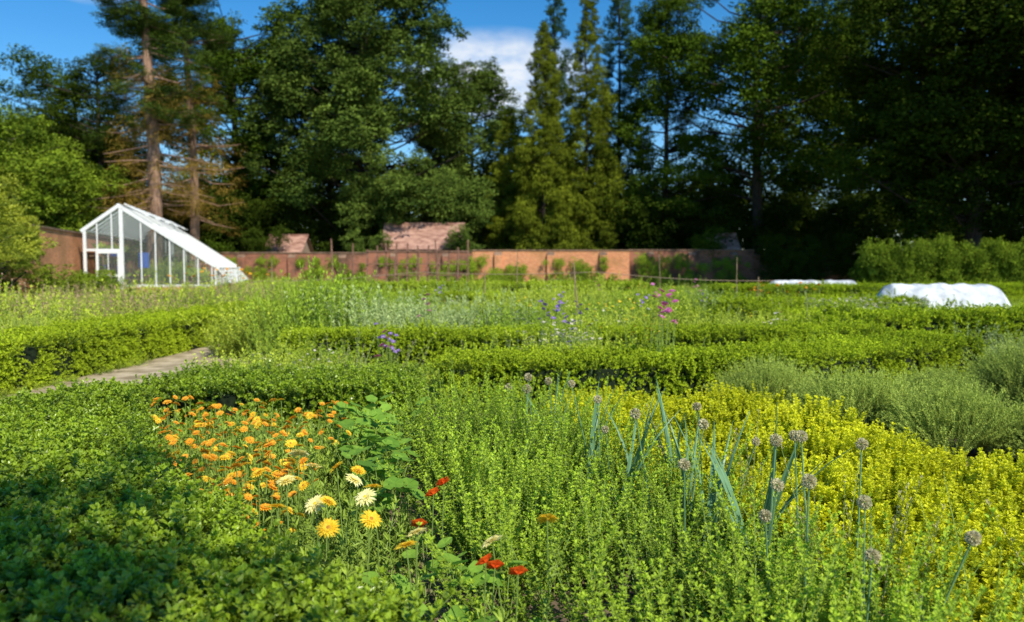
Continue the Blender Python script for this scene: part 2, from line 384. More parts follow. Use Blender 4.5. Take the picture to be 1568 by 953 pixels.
def hedge(name,P,h,s,coll,k=1.0):
    dens=62*k/(s*s)
    if sum(P[i][0]*P[(i+1)%len(P)][1]-P[(i+1)%len(P)][0]*P[i][1] for i in range(len(P)))<0: P=P[::-1]
    HP.append(P)
    mb=MB(); n=len(P)
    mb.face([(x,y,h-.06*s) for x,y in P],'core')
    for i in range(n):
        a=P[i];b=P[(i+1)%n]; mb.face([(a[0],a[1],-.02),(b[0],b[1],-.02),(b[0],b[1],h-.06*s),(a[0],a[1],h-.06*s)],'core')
    par=mb.obj(name); it=[]
    for x,y in samp(P,dens):
        z=h-.07*s+.06*nz(x,y,1.1)+.025*nz(x,y,4)
        it.append((V((x,y,z)),up(.25),U(0,6.28),s*U(.8,1.2)))
    for i in range(n):
        a=V((*P[i],0));b=V((*P[(i+1)%n],0)); d=b-a; nn=V((d.y,-d.x,0)).normalized()
        for q in range(max(2,int(d.length*h*dens*1.0))):
            z=h*U(0,.93); pp=a+d*U(0,1); p=pp+nn*(-.04+.07*nz(pp.x,pp.y,1.4,5))+Z*z
            it.append((p,(nn+Z*.12+rdir()*.25).normalized(),U(0,6.28),s*U(.65,1.05)))
    scatter('foliage',it,coll,par); return par
# ------------------------------------------------------------ ground
mb=MB(); mb.face([(-900,-900,0),(900,-900,0),(900,900,0),(-900,900,0)],'soil'); g=mb.obj('ground')
m,nt,N,L=mat_new('garden_ground'); o=N.new('ShaderNodeOutputMaterial'); ge=N.new('ShaderNodeNewGeometry')
n2=N.new('ShaderNodeTexNoise'); n2.inputs['Scale'].default_value=14; n2.inputs['Detail'].default_value=8
L.new(ge.outputs['Position'],n2.inputs['Vector'])
cs=N.new('ShaderNodeValToRGB'); cs.color_ramp.elements[0].color=(.07,.045,.03,1); cs.color_ramp.elements[1].color=(.28,.20,.13,1); cs.color_ramp.elements[0].position=.35; cs.color_ramp.elements[1].position=.7; L.new(n2.outputs['Fac'],cs.inputs[0])
cg=N.new('ShaderNodeValToRGB'); cg.color_ramp.elements[0].color=(.05,.09,.02,1); cg.color_ramp.elements[1].color=(.24,.34,.05,1); L.new(n2.outputs['Fac'],cg.inputs[0])
sx=N.new('ShaderNodeSeparateXYZ'); L.new(ge.outputs['Position'],sx.inputs[0])
mr=N.new('ShaderNodeMapRange'); mr.inputs[1].default_value=14; mr.inputs[2].default_value=22; L.new(sx.outputs[1],mr.inputs[0])
mx=N.new('ShaderNodeMix'); mx.data_type='RGBA'; L.new(mr.outputs[0],mx.inputs[0]); L.new(cs.outputs[0],mx.inputs[6]); L.new(cg.outputs[0],mx.inputs[7])
p=N.new('ShaderNodeBsdfPrincipled'); p.inputs['Roughness'].default_value=1; L.new(mx.outputs[2],p.inputs['Base Color'])
b=N.new('ShaderNodeBump'); b.inputs['Strength'].default_value=.8; b.inputs['Distance'].default_value=.04; L.new(n2.outputs['Fac'],b.inputs['Height']); L.new(b.outputs[0],p.inputs['Normal']); L.new(p.outputs[0],o.inputs[0])
g.data.materials.clear(); g.data.materials.append(m)
M['pathm']=noisemat('sandy_path',(.30,.23,.13),(.64,.52,.34),3,1,.7,10)
PATH=[(-6.4,2),(-6.35,6),(-6.3,12.6),(-6.1,20),(-6.0,30),(-5.6,30),(-5.4,20),(-4.9,13.6),(-3.8,12.0),(-3.55,10),(-3.75,8.6),(-4.2,7.0),(-5.2,4.0),(-5.4,2)]
mb=MB(); mb.face([(x,y,.004) for x,y in PATH],'pathm'); mb.obj('garden_path')

# ------------------------------------------------------------ near hedges
H1=[(-3.2,6.5),(-3.75,5.75),(-5.0,3.5),(-3.5,1.2),(-.3,1.2),(-.36,2.2),(-1.1,2.96),(-2.15,4.3)]
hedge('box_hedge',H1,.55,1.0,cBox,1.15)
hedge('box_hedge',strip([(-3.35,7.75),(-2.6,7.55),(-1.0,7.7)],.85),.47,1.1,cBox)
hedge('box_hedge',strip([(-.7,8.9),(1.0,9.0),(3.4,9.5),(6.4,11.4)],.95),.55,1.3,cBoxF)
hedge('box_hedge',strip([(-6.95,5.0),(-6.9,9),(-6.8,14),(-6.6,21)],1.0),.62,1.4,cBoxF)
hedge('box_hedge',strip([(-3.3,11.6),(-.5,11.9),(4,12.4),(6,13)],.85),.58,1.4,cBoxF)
for P,h in ((strip([(6.2,14.6),(9,14.9),(12.5,16)],1.1),.7),(strip([(5,19.5),(10.5,20.3)],1.2),.7),(strip([(8.4,11.2),(13,13.6)],1.3),.6),
            (strip([(-3.5,17.5),(4.5,18.5)],1.0),.55),(strip([(-5,23.5),(5,25)],1.0),.7),(strip([(-9,33),(6,35)],1.2),.85),(strip([(9,34),(24,36)],1.4),.75),(strip([(5.9,13.6),(6.2,19)],.8),.6)):
    hedge('box_hedge',P,h,1.9,cBoxF)

# ------------------------------------------------------------ near beds
MINT=[(-.9,6.9),(.55,6.4),(.95,4.6),(1.35,3.2),(1.8,2.2),(1.7,1.7),(.5,1.7),(.38,2.3),(.05,3.0),(-.30,4.3),(-.68,5.6)]
it=[]
for x,y in samp(MINT,19,2):
    s=U(.78,1.15)*(1+.35*nz(x,y,1.1,3)); 
    if x>.9 and y<3.6: s*=.85
    it.append((V((x,y,0)),up(.2),U(0,6.28),V((1,1,s))))
scatter('mint_patch',it,cMint)
it=[(V((x,y,0)),up(.15),U(0,6.28),V((.6,.6,.62))*U(.8,1.05)) for x,y in samp([(.6,5.2),(1.0,5.2),(2.3,2.6),(1.6,1.8),(.9,2.6)],4)]
scatter('seeding_herbs',it,cTall)
GOLD=[(.5,8.4),(1.7,8.2),(2.5,6.9),(3.1,5.8),(4.0,4.7),(3.6,2.9),(2.0,2.4),(1.65,3.2),(1.2,4.3),(.85,5.4),(.6,6.7)]
it=[]
for x,y in samp(GOLD,26):
    z=.05+.26*nz(x,y,1.2,9)+.08*nz(x,y,3.5,2); it.append((V((x,y,z)),up(.3),U(0,6.28),U(.8,1.2)))
scatter('golden_oregano',it,cGold)
for (x,y,r) in ((2.75,8.3,.52),(3.3,7.3,.56),(3.75,6.5,.52),(4.55,6.2,.50),(4.6,5.1,.54),(4.3,7.8,.48),(5.3,7.0,.50),(5.5,5.6,.50),(5.9,7.9,.48)):
    it=[]
    for i in range(60):
        d=rdir(); d.z=abs(d.z); p=V((x,y,.02))+V((d.x*r*.42,d.y*r*.42,d.z*.16))
        it.append((p,(d*1.1+Z*.75).normalized(),U(0,6.28),r/.6*U(.9,1.25)))
    scatter('lavender_bush',it,cLav)
CAL=[(-3.05,6.7),(-1.05,6.9),(-.8,5.2),(-.5,3.7),(-.15,2.9),(.15,2.2),(.1,1.9),(-.3,1.9),(-.5,2.6),(-1.2,3.2),(-2.0,4.45)]
it=[(V((x,y,0)),up(.2),U(0,6.28),U(.6,1.0)) for x,y in samp(CAL,17)]
scatter('calendula_plants',it,cCal)
it=[];ia=[]
for i in range(430):
    y=3.7+2.8*random.random(); x0=-2.05-(y-4.2)*.42; x1=-1.05-(y-4.2)*.12
    if y<4.2: x0,x1=-1.75+.5*(4.2-y),-1.05
    x=x0+(x1-x0)*random.betavariate(1.1,1.5); (it if random.random()<.7 else ia).append((V((x,y,U(-.13,.07))),up(.2),U(-.6,.6),U(.7,1.12)))
scatter('orange_calendula',it,fOr); scatter('apricot_calendula',ia,fOa)
yl=[(3.83,-1.15),(4.17,-1.07),(3.85,-.83),(3.7,-.73),(3.12,-.39),(3.06,-.05),(4.4,-1.2),(3.6,-.95)]
am=[(3.52,-.87),(3.2,-.76),(3.34,-1.01),(3.3,-.64),(2.95,-.37),(3.2,.14),(4.2,-.85),(4.25,-.93),(3.75,-.66),(4.0,-1.3)]
scatter('yellow_calendula',[(V((x*.87,y*.87,.15+U(-.02,.03))),up(.06),U(-.4,.4),1.0) for y,x in yl],fYe)
scatter('amber_calendula',[(V((x*.87,y*.87,.15+U(-.02,.03))),up(.06),U(-.4,.4),1.0) for y,x in am],fAm)
it=[(V((x,y,U(.0,.14))),up(.1),U(0,6.28),U(.85,1.25)) for x,y in samp([(-1.55,6.8),(-.95,6.8),(-.8,5.2),(-.5,4.0),(-.75,4.2),(-1.2,5.4)],44,2)]
it+=[(V((x,y,U(0,.10))),up(.1),U(0,6.28),U(.7,1.15)) for x,y in samp([(-.5,3.6),(-.2,3.4),(.3,2.3),(-.2,1.9),(-.5,2.6)],44,2)]
scatter('nasturtium_plants',it,cNa)
scatter('nasturtium_flowers',[(V((x,y,z)),Z,U(-.5,.5),1.15) for x,y,z in ((-.34,3.3,.16),(-.38,3.1,.09),(-.09,2.6,.13),(.02,2.5,.13),(-.30,3.36,.19),(-.06,2.63,.10))],cRed)
al=[(.2,5.9),(.3,5.6),(.56,4.98),(.63,4.7),(1.33,4.25),(1.42,3.8),(1.2,3.7),(1.1,3.2),(1.44,3.03),(1.2,2.63),(.85,3.5),(.02,5.3),(1.6,3.6),(1.22,3.0),(1.5,2.6),(1.0,2.9),(1.7,2.4),(.95,4.1),(.4,5.2),(1.15,4.7),(-.1,6.1),(.75,4.2),(1.35,3.4)]
scatter('allium_seedheads',[(V((x,y,U(-.14,.02))),up(.1),U(0,6.28),U(.9,1.08)) for x,y in al],cAl)
lk=[(.5,5.0),(.65,4.6),(.8,4.9),(1.0,4.4),(1.0,3.9),(1.15,3.6),(1.25,3.9),(.35,5.6),(1.05,4.9)]
scatter('leek_plants',[(V((x,y,.12)),up(.3),U(0,6.28),U(.95,1.15)) for x,y in lk],cLk)

# ------------------------------------------------------------ mid beds
items={k:[] for k in cH}; tall=[]
def blocked(x,y):
    if y<13.6 and (inpoly(x,y,PATH) or inpoly(x-.4,y,PATH)): return True
    if -6.5<x<-5.3 and y<22: return True
    for P in HP:
        if inpoly(x,y,P) or inpoly(x,y-.4,P) or inpoly(x,y+.6,P): return True
    return False
cnt=0
while cnt<4000:
    y=8.6+ (58-8.6)*random.random()**1.5; x=U(-.74,.74)*y
    if blocked(x,y): continue
    if y<9.8 and -.9<x<5: continue
    if y<10.5 and x>2.5 and x<6.2: continue
    if x<-3.5 and x>-7.5 and y<9: continue
    cnt+=1
    q=nz(x*.8,y,.24,4); q2=nz(x,y,.42,11)
    k='herb1' if q>-.08 else ('herb2' if q>-.40 else 'herb3')
    if x<-7.2 and y<30 and q2>.1: k='rosy' if random.random()<.5 else 'herb1'
    s=U(.5,1.0)*(.95+1.0*q2)*(.68 if y<13 else 1)
    if x>6 : s*=.65
    if x>9 and 13<y<28: s*=.55
    if -5<x<5 and 13<y<30: s*=1.2
    if x<-7.4 and y<30: s*=1.2
    if y>25: s*=.8
    s=max(.28 if not(x>10 and 17<y<28) else .2,s)
    items[k].append((V((x,y,0)),up(.14),U(0,6.28),V((max(.6,min(1.2,s+.15)),)*2+(s,))))
    if random.random()<.08 and x<8: tall.append((V((x,y,0)),up(.1),U(0,6.28),V((1,1,U(.6,.95)*(.75 if y<13 else 1)))))
for k,nm in (('herb1','herb_bed'),('herb2','vegetable_bed'),('herb3','sage_bed'),('rosy','sorrel_plants')): scatter(nm,items[k],cH[k])
scatter('tall_seeding_plants',tall,cTall)
it=[(V((x,y,.0)),up(.1),U(0,6.28),U(.85,1.1)) for x,y in samp([(.2,10.1),(.9,9.8),(1.0,10.9),(0,10.9)],20)]
it+=[(V((x,y,-.12)),up(.1),U(0,6.28),U(.7,.85)) for x,y in samp([(-3.2,8.9),(-2.2,8.8),(-2.3,10.0),(-3.4,10.2)],9)]
it+=[(V((x,y,-.1)),up(.1),U(0,6.28),1.2) for x,y in samp([(6.8,16.8),(10,17.5),(9.5,18.6),(6.8,18)],9)]
for i in range(34): y=U(12.5,28); it.append((V((U(-.3,.35)*y,y,U(-.1,.15))),up(.1),U(0,6),1.1))
scatter('white_daisies',it,fWh)
scatter('pink_flowers',[(V(p),up(.05),U(0,6),1) for p in ((1.7,8.95,.05),(1.85,9.3,-.03),(1.78,9.1,.0),(-1.5,13,-.2),(3.2,17,-.1),(-3,16,-.2),(5.0,21,0),(-1.6,9.9,-.5),(2.5,22,0))],fPi)
scatter('purple_flowers',[(V(p),up(.05),U(0,6),1.05) for p in ((.65,10.4,.02),(.5,10.9,.02),(.75,10.0,-.1),(.6,9.7,-.35),(-1.7,10.3,-.3),(-1.6,10.5,-.35),(4,16,.1),(1.2,13.2,0),(-4,18,.1),(2.4,14,0),(.9,15,.1),(-2,21,.1))],fPu)
it=[]
for i in range(44): y=U(9.8,26); it.append((V((U(-.42,.42)*y,y,U(-.3,.1))),up(.1),U(0,6),1.1))
scatter('yellow_umbels',[q for q in it if not blocked(q[0].x,q[0].y)],fSm)
scatter('orange_lilies',[(V((U(-9.2,-7.4),U(20,26),U(.35,.7))),up(.1),U(-.5,.5),1.9) for i in range(26)]+[(V((U(6.8,8.6),U(21,23),U(.0,.3))),up(.1),U(-.5,.5),1.8) for i in range(20)],fOr)
it=[]
for cx,cy in ((-8.6,11.5),(-8.2,12.6),(-9.4,12.2),(5.9,8.6),(6.6,9.2)):
    for i in range(30):
        d=rdir(); d.z=abs(d.z); it.append((V((cx,cy,.0))+d*.3,(d+Z*.8).normalized(),U(0,6),U(1,1.4)))
scatter('lavender_border',it,cLav)
it=[]
for i in range(60):
    y=U(6.5,13); x=(-6.25+U(-.1,.1)) if i%3 else (-3.75+U(-.15,.15)); it.append((V((x,y,0)),up(.3),U(0,6),V((.3,.3,.12))*U(.6,1.2)))
scatter('path_edge_grass',it,cH['herb1'])

# ------------------------------------------------------------ trees
def tube_limb(mb,a,b,r0,r1,k,sag=.0):
    m_=a.lerp(b,.5)+rdir()*(b-a).length*.07-Z*(b-a).length*sag
    mb.tube([a,m_,b],[r0,(r0+r1)/2,r1],k,6)
def tree(name,x,y,H,cb,rx,coll,nl=80,tr=.4,bark='bark',shape='round',lob=.24,sq=1.0,dens_in=.35,flat=.8):
    mb=MB(); base=V((x,y,0)); lean=V((U(-.5,.5),U(-.5,.5),0))
    pts=[base+lean*(i/6)**1.5+V((U(-.1,.1),U(-.1,.1),H*.86*i/6)) for i in range(7)]; pts[0]=base-Z*.1
    mb.tube(pts,[tr*1.25]+[tr*(1-.14*i) for i in range(1,7)],bark,10)
    cz=(cb+H)/2; hz=(H-cb)/2; it=[]
    for l in range(nl):
        if shape=='round':
            d=rdir(); rr=U(dens_in,.97); c=V((x+d.x*rx*rr,y+d.y*rx*rr*sq,cz+d.z*hz*rr)); lr=rx*lob*U(.6,1.3)
        elif shape=='ovate':
            u=random.random()**.85; z=cb+(H-cb)*u; R=rx*math.sin(min(1,(.18+ (1-u)*1.05))*math.pi/2)*(1 if u>.1 else .75); a=U(0,6.283); rr=R*math.sqrt(U(.1,1))
            c=V((x+rr*math.cos(a),y+rr*math.sin(a)*sq,z)); lr=rx*lob*U(.6,1.25)
        else:
            u=(l+.5)/nl; u=u**1.1; z=cb+(H-cb)*u; R=rx*(1-u)**.7+.1; a=l*2.4+U(-.4,.4); rr=R*math.sqrt(U(.1,.9))
            c=V((x+rr*math.cos(a),y+rr*math.sin(a),z)); lr=rx*lob*(1.1-.75*u)*U(.75,1.25)
        if shape!='cone' or l%3==0:
            zz=max(cb*.55,min(H*.8,c.z-U(.15,.45)*((c-V((x,y,c.z))).length+1))); f=zz/(H*.86)*6; i0=min(5,int(f)); a0=pts[i0].lerp(pts[i0+1],min(1,f-i0))
            tube_limb(mb,a0,c,tr*.26*(1-.4*zz/H),.03,bark,.04)
        it.append((c,(Z+rdir()*.25).normalized(),U(0,6.28),V((lr*U(1,1.25),lr*U(1,1.25),lr*flat*(1.5 if shape=='cone' else 1)))))
    par=mb.obj(name,smooth=True); scatter('crown',it,coll,par); return par
tree('lime_tree',-13.4,74,31,4.6,11.2,tG,155,.5,shape='ovate',lob=.20)
tree('lime_tree',-4.2,79,21.5,3,7.2,tG,95,.35,shape='ovate',lob=.24)
tree('oak_tree',-27.5,78,30,3,8.8,tT,105,.5,lob=.22)
tree('oak_tree',-45,78,22.5,2,9,tT,95,.5)
tree('oak_tree',-38,72,23.5,3,6.5,tD,80,.4)
tree('oak_tree',-53,70,19,2,9,tT,80,.4)
tree('maple_tree',-33,52,12.5,1,6.4,tLt,95,.3)
tree('maple_tree',-37,47,10.5,1,5.4,tLt,75,.3)
tree('oak_tree',-20,86,31,3,8.5,tD,90,.5)
tree('cypress_tree',2.7,68,22.5,1.6,3.5,tC,110,.25,shape='cone',lob=.30)
tree('cypress_tree',6.7,69,26,1.6,3.5,tC,120,.25,shape='cone',lob=.30)
tree('fir_tree',10.4,76,31,2,4.2,tC2,110,.3,shape='cone',lob=.28)
tree('fir_tree',4.4,80,31,2,4.0,tC2,100,.3,shape='cone',lob=.28)
tree('cypress_tree',-.2,71,16,1.6,3.0,tC,70,.2,shape='cone',lob=.34)
tree('elm_tree',13.8,71,26,1.5,5.8,tT,100,.4,shape='ovate',lob=.26)
tree('beech_tree',21.5,68,30,7.5,10.2,tT,92,.55,lob=.19,dens_in=.45)
tree('beech_tree',34.5,80,32,5,9.5,tT,95,.5,lob=.22)
tree('horse_chestnut_tree',29.8,50,27,2.6,10.0,tD,165,.55,lob=.21)
tree('horse_chestnut_tree',38,46,25,2.0,9,tT,130,.5)
tree('oak_tree',50,66,28,2,11,tD,110,.5)
def pine(name,x,y,H,tr):
    mb=MB(); pts=[V((x+.25*math.sin(i*.7),y,H*i/8)) for i in range(9)]; pts[0].z=-.1
    mb.tube(pts,[tr*(1.15-.11*i) for i in range(9)],'pinebark',10); it=[];dd=[]
    for i in range(115):
        z=H*U(.2,1.0); a=U(0,6.283); Ln=U(1.6,4.6)*(1.15-.6*z/H); f=z/H*8; j=min(7,int(f)); a0=pts[j].lerp(pts[j+1],f-j)
        e=a0+V((math.cos(a)*Ln,math.sin(a)*Ln,U(-.9,.5))); tube_limb(mb,a0,e,.08,.015,'pinebark',.05)
        if z>H*.42:
            it.append((a0.lerp(e,U(.75,1.05)),(Z+rdir()*.4).normalized(),U(0,6.28),V((1.2,1.2,.55))*U(.7,1.2)))
            if z>H*.65: it.append((a0.lerp(e,U(.4,.8)),(Z+rdir()*.4).normalized(),U(0,6.28),V((1.1,1.1,.55))*U(.7,1.1)))
        if z<H*.6: dd.append((a0.lerp(e,U(.5,.9)),(Z+rdir()*.4).normalized(),U(0,6.28),V((1.2,1.2,.7))*U(.7,1.1)))
    par=mb.obj(name,smooth=True); scatter('needles',it,tN,par); scatter('dead_twigs',dd,tR,par)
pine('pine_tree',-25.0,54,27,.50); pine('pine_tree',-24.7,60,27,.36)
tree('fruit_tree',-17.4,25,5.0,.6,2.4,tH,52,.1,lob=.30)
tree('fruit_tree',-22.7,32,5.2,.6,2.7,tH,50,.1,lob=.30)
tree('fruit_tree',-13.8,20.5,3.0,.4,1.3,tH,24,.08,lob=.33)
tree('apple_tree',1.0,-4.1,8.4,4.0,2.3,tH,100,.16,lob=.34,dens_in=.1)
def mass(name,n,xr,yr,zf,coll,lr):
    it=[]
    for i in range(n):
        x=U(*xr);y=U(*yr); z=zf(x)*random.random()**.7; it.append((V((x,y,z)),(Z+rdir()*.3).normalized(),U(0,6.28),V((lr,lr,lr*.8))*U(.7,1.25)))
    scatter(name,it,coll)
mass('shrubbery',230,(-45,-11),(69,74),lambda x:7.5+2.5*nz(x,0,.2),tD,1.9)
mass('shrubbery',60,(-12,10),(70,73),lambda x:5+.8*nz(x,0,.5),tD,1.5)
mass('shrubbery',260,(10,60),(66,72),lambda x:6.8+2.2*nz(x,3,.2),tD,1.9)
mass('distant_trees',520,(-95,110),(96,112),lambda x:13+4*nz(x,7,.08)+(6 if x>45 else 0),tD,4.0)
mass('shrubbery',60,(-40,-23),(46,64),lambda x:3.2,tT,1.5)
mass('elder_bush',14,(-13.5,-10),(62.9,63.3),lambda x:4.2,tG,1.0)
mass('elder_bush',14,(-4.8,-2.6),(62.9,63.3),lambda x:4.4,tG,1.0)
mass('elder_bush',12,(15,17.0),(63.0,63.3),lambda x:4.2,tT,.9)
mass('elder_bush',14,(-22,-18.8),(62.9,63.3),lambda x:4.4,tD,1.0)
mass('yew_shrubs',60,(19.8,30),(59.5,61.5),lambda x:3.6+1.2*nz(x,2,.5),tD,1.1)
mass('border_shrub',22,(-19,-15),(27,33),lambda x:1.3,tLt,.7)
it=[]
for i in range(300):
    x=U(19.5,33); y=43+U(-.8,.8)+(x-19)*.05; zt=2.5+.8*nz(x,0,.9)+.6*nz(x,0,2.5); z=zt*random.random()**.6
    it.append((V((x,y,z)),(Z+rdir()*.7).normalized(),U(0,6.28),V((.65,.65,.9))*U(.6,1.2)))
scatter('laurel_hedge',it,tLt)
it=[(V((U(-14,-9.5),U(66,69),U(6.0,9))),up(.3),U(0,6),U(1.3,2.0)) for i in range(18)]+[(V((U(-7,-2.5),U(66,70),U(6.0,9.4))),up(.3),U(0,6),U(1.2,1.9)) for i in range(16)]
scatter('lime_boughs',it,tG)

# ------------------------------------------------------------ walls
def wall(name,a,b,h,k,th=.4,butt=0):
    a=V((*a,0));b=V((*b,0)); Ln=(b-a).length; e=MB(); e.box((0,0,-.1),(Ln,th,h),k)
    for i in range(int(butt)):
        xx=(i+.5)*Ln/butt; e.box((xx-.3,-.22,-.1),(xx+.3,-.002,h-.35),k); e.face([(xx-.3,-.22,h-.35),(xx+.3,-.22,h-.35),(xx+.3,-.002,h-.08),(xx-.3,-.002,h-.08)],'coping')
    o=e.obj(name); e=MB(); e.box((-.02,-.07,h+.003),(Ln+.02,th+.07,h+.09),'coping'); e.obj('coping',parent=o)
    o.location=a; o.rotation_euler=(0,0,math.atan2(b.y-a.y,b.x-a.x)); return o
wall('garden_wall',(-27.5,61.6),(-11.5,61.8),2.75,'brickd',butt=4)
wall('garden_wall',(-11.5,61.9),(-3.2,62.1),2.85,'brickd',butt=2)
wall('garden_wall',(-3.2,62.0),(9.4,62.1),2.95,'brick',butt=3)
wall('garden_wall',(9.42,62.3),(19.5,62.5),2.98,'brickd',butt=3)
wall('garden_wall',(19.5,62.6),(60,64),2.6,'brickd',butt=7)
ang=math.radians(16); ux,uy=math.cos(ang),math.sin(ang); vx,vy=-uy,ux; O=V((-21.7,39.3,0))
wall('garden_wall',(O.x-vx*16-ux*.45,O.y-vy*16-uy*.45),(O.x+vx*23-ux*.45,O.y+vy*23-uy*.45),3.35,'brick',butt=0)
it=[(V((random.gauss(c,1.1),61.6,U(.0,2.3))),V((0,-1,.3)).normalized(),U(0,6),V((.6,.6,.25))*U(.5,1.2)) for c in (-22,-20,-16,-13,-9.3,-5,-2.5,0,4.5,6.4,11,14,17) for i in range(12)]
scatter('wall_climber',it,tLt)
it=[(V((U(-24,20),60.8+U(-1,.4),U(.0,.5))),up(.3),U(0,6),V((.8,.8,.7))*U(.4,1.0)) for i in range(150)]
scatter('wall_border_plants',it,tLt)

# ------------------------------------------------------------ greenhouse
G=empty('greenhouse',O); G.rotation_euler=(0,0,ang)
W_,LN=6.3,18.0; zb=.6
def top(u): 
    return 3.5+(4.75-3.5)*u/1.65 if u<1.65 else 4.75+(1.62-4.75)*(u-1.65)/(W_-1.65)
e=MB(); e.box((0,0,-.1),(.55,.22,zb),'brick'); e.box((1.7,0,-.1),(W_,.22,zb),'brick'); e.box((W_-.22,.222,-.1),(W_,LN,zb),'brick'); e.obj('brick_base',parent=G)
e=MB()
for v in (0.06,LN):
    e.bar((1.75,v,zb+.06),(W_,v,zb+.06),.12,'paint'); e.bar((.05,v,0),(.05,v,3.5),.14,'paint'); e.bar((W_-.05,v,zb),(W_-.05,v,1.62),.12,'paint')
    e.bar((-.1,v,3.44),(1.65,v,4.77),.17,'paint'); e.bar((1.65,v,4.77),(W_+.12,v,1.55),.18,'paint')
    e.bar((.05,v,2.5),(1.75,v,2.5),.12,'paint'); e.bar((1.75,v,0),(1.75,v,top(1.75)-.05),.18,'paint')
    u=.62
    while u<W_-.2:
        if abs(u-1.75)>.25: e.bar((u,v,zb if u>1.75 or u<.5 else 2.5),(u,v,top(u)-.05),.06,'paint')
        u+=.68
e.bar((1.65,0,4.80),(1.65,LN,4.80),.14,'paint'); e.bar((0,0,3.5),(0,LN,3.5),.10,'paint'); e.bar((W_,0,1.6),(W_,LN,1.6),.12,'paint'); e.bar((W_,0,.68),(W_,LN,.68),.1,'paint')
v=0.6
while v<LN:
    e.bar((1.65,v,4.80),(W_+.1,v,1.62),.06,'paint'); e.bar((0,v,3.52),(1.65,v,4.78),.05,'paint'); e.bar((W_,v,zb),(W_,v,1.6),.05,'paint'); v+=.95
e.obj('frame',parent=G)
e=MB()
e.face([(1.7,.1,zb),(W_,.1,zb),(W_,.1,1.6),(1.7,.1,4.69)],'glass'); e.face([(0,.1,2.5),(1.7,.1,2.5),(1.7,.1,4.68),(1.65,.1,4.72),(0,.1,3.48)],'glass'); e.face([(W_-.02,.1,zb),(W_-.02,LN,zb),(W_-.02,LN,1.6),(W_-.02,.1,1.6)],'glass')
e.obj('glass_walls',parent=G)
e=MB(); e.face([(1.65,0,4.76),(W_,0,1.63),(W_,LN,1.63),(1.65,LN,4.76)],'roofglass'); e.face([(0,0,3.47),(1.65,0,4.75),(1.65,LN,4.75),(0,LN,3.47)],'roofglass'); e.obj('roof_glass',parent=G)
e=MB()
for v in np.arange(.4,LN-1,1.9):
    for a,b in (((W_+.06,v,1.5),(W_+.75,v,.75)),((W_+.06,v+1.3,1.5),(W_+.75,v+1.3,.75)),((W_+.75,v,.75),(W_+.75,v+1.3,.75)),((W_+.06,v,1.5),(W_+.06,v+1.3,1.5))): e.bar(a,b,.08,'paint')
    e.face([(W_+.06,v,1.5),(W_+.75,v,.75),(W_+.75,v+1.3,.75),(W_+.06,v+1.3,1.5)],'roofglass')
for v in np.arange(1.0,LN-2,3.6):
    e.bar((1.75,v,4.95),(2.9,v,4.35),.07,'paint'); e.bar((1.75,v+1.8,4.95),(2.9,v+1.8,4.35),.07,'paint'); e.bar((2.9,v,4.35),(2.9,v+1.8,4.35),.07,'paint'); e.face([(1.75,v,4.97),(2.9,v,4.37),(2.9,v+1.8,4.37),(1.75,v+1.8,4.97)],'roofglass')
e.obj('vents',parent=G)
e=MB()
for u in (.62,1.62): e.bar((u,-.02,.15),(u,-.02,2.42),.12,'paint')
for z in (.25,1.2,2.38): e.bar((.62,-.02,z),(1.62,-.02,z),.11,'paint')
e.bar((1.12,-.02,1.2),(1.12,-.02,2.38),.04,'paint'); e.face([(.62,0,.25),(1.62,0,.25),(1.62,0,2.4),(.62,0,2.4)],'glass'); e.obj('door',parent=G)
e=MB(); e.box((.15,1,.0),(1.0,9,.08),'wood')
for s_ in (.75,1.5,2.2): e.box((.02,1,s_),(.7,9,s_+.04),'wood')
for v in (1.05,3,5,7,8.9): e.bar((.68,v,0),(.68,v,2.2),.05,'wood')
e.box((3.0,1.0,.82),(5.6,9,.87),'wood'); 
for u in (3.05,5.5):
    for v in (1.05,3,5,7,8.9): e.bar((u,v,0),(u,v,.82),.06,'wood')
e.obj('staging',parent=G)
e=MB()
for i in range(110):
    if i%2: u,v,z=U(.15,.55),U(1.1,8.8),random.choice((.8,1.55,2.25))
    else: u,v,z=U(2.2,5.4),U(1.1,6),.88
    r=U(.08,.16); h=r*1.9; e.tube([(u,v,z),(u,v,z+h)],[r*.7,r],random.choice(('terra','terra','blue','win')),10,cap=True)
    for j in range(16): e.leaf(V((u,v,z+h)),Z+rdir()*.8,rdir(),U(.2,.55),.10,'herb1',U(.3,1))
e.obj('plant_pots',parent=G)
e=MB(); e.box((1.1,2,1.0),(1.35,2.6,1.7),'blue'); e.box((2.4,.8,1.6),(2.9,.83,2.4),'blue'); e.box((1.0,1.6,.0),(1.5,2.1,.75),'terra'); e.obj('blue_crate',parent=G)
it=[]
for i in range(26):
    u=U(2.1,5.4); hmax=min(1.9,top(u)-1.3); it.append((V((u,U(.8,4.5),.6)),up(.1),U(0,6),V((.8,.8,1))*max(.5,U(.5,1)*hmax)))
scatter('greenhouse_plants',it,cH['herb1'],G)

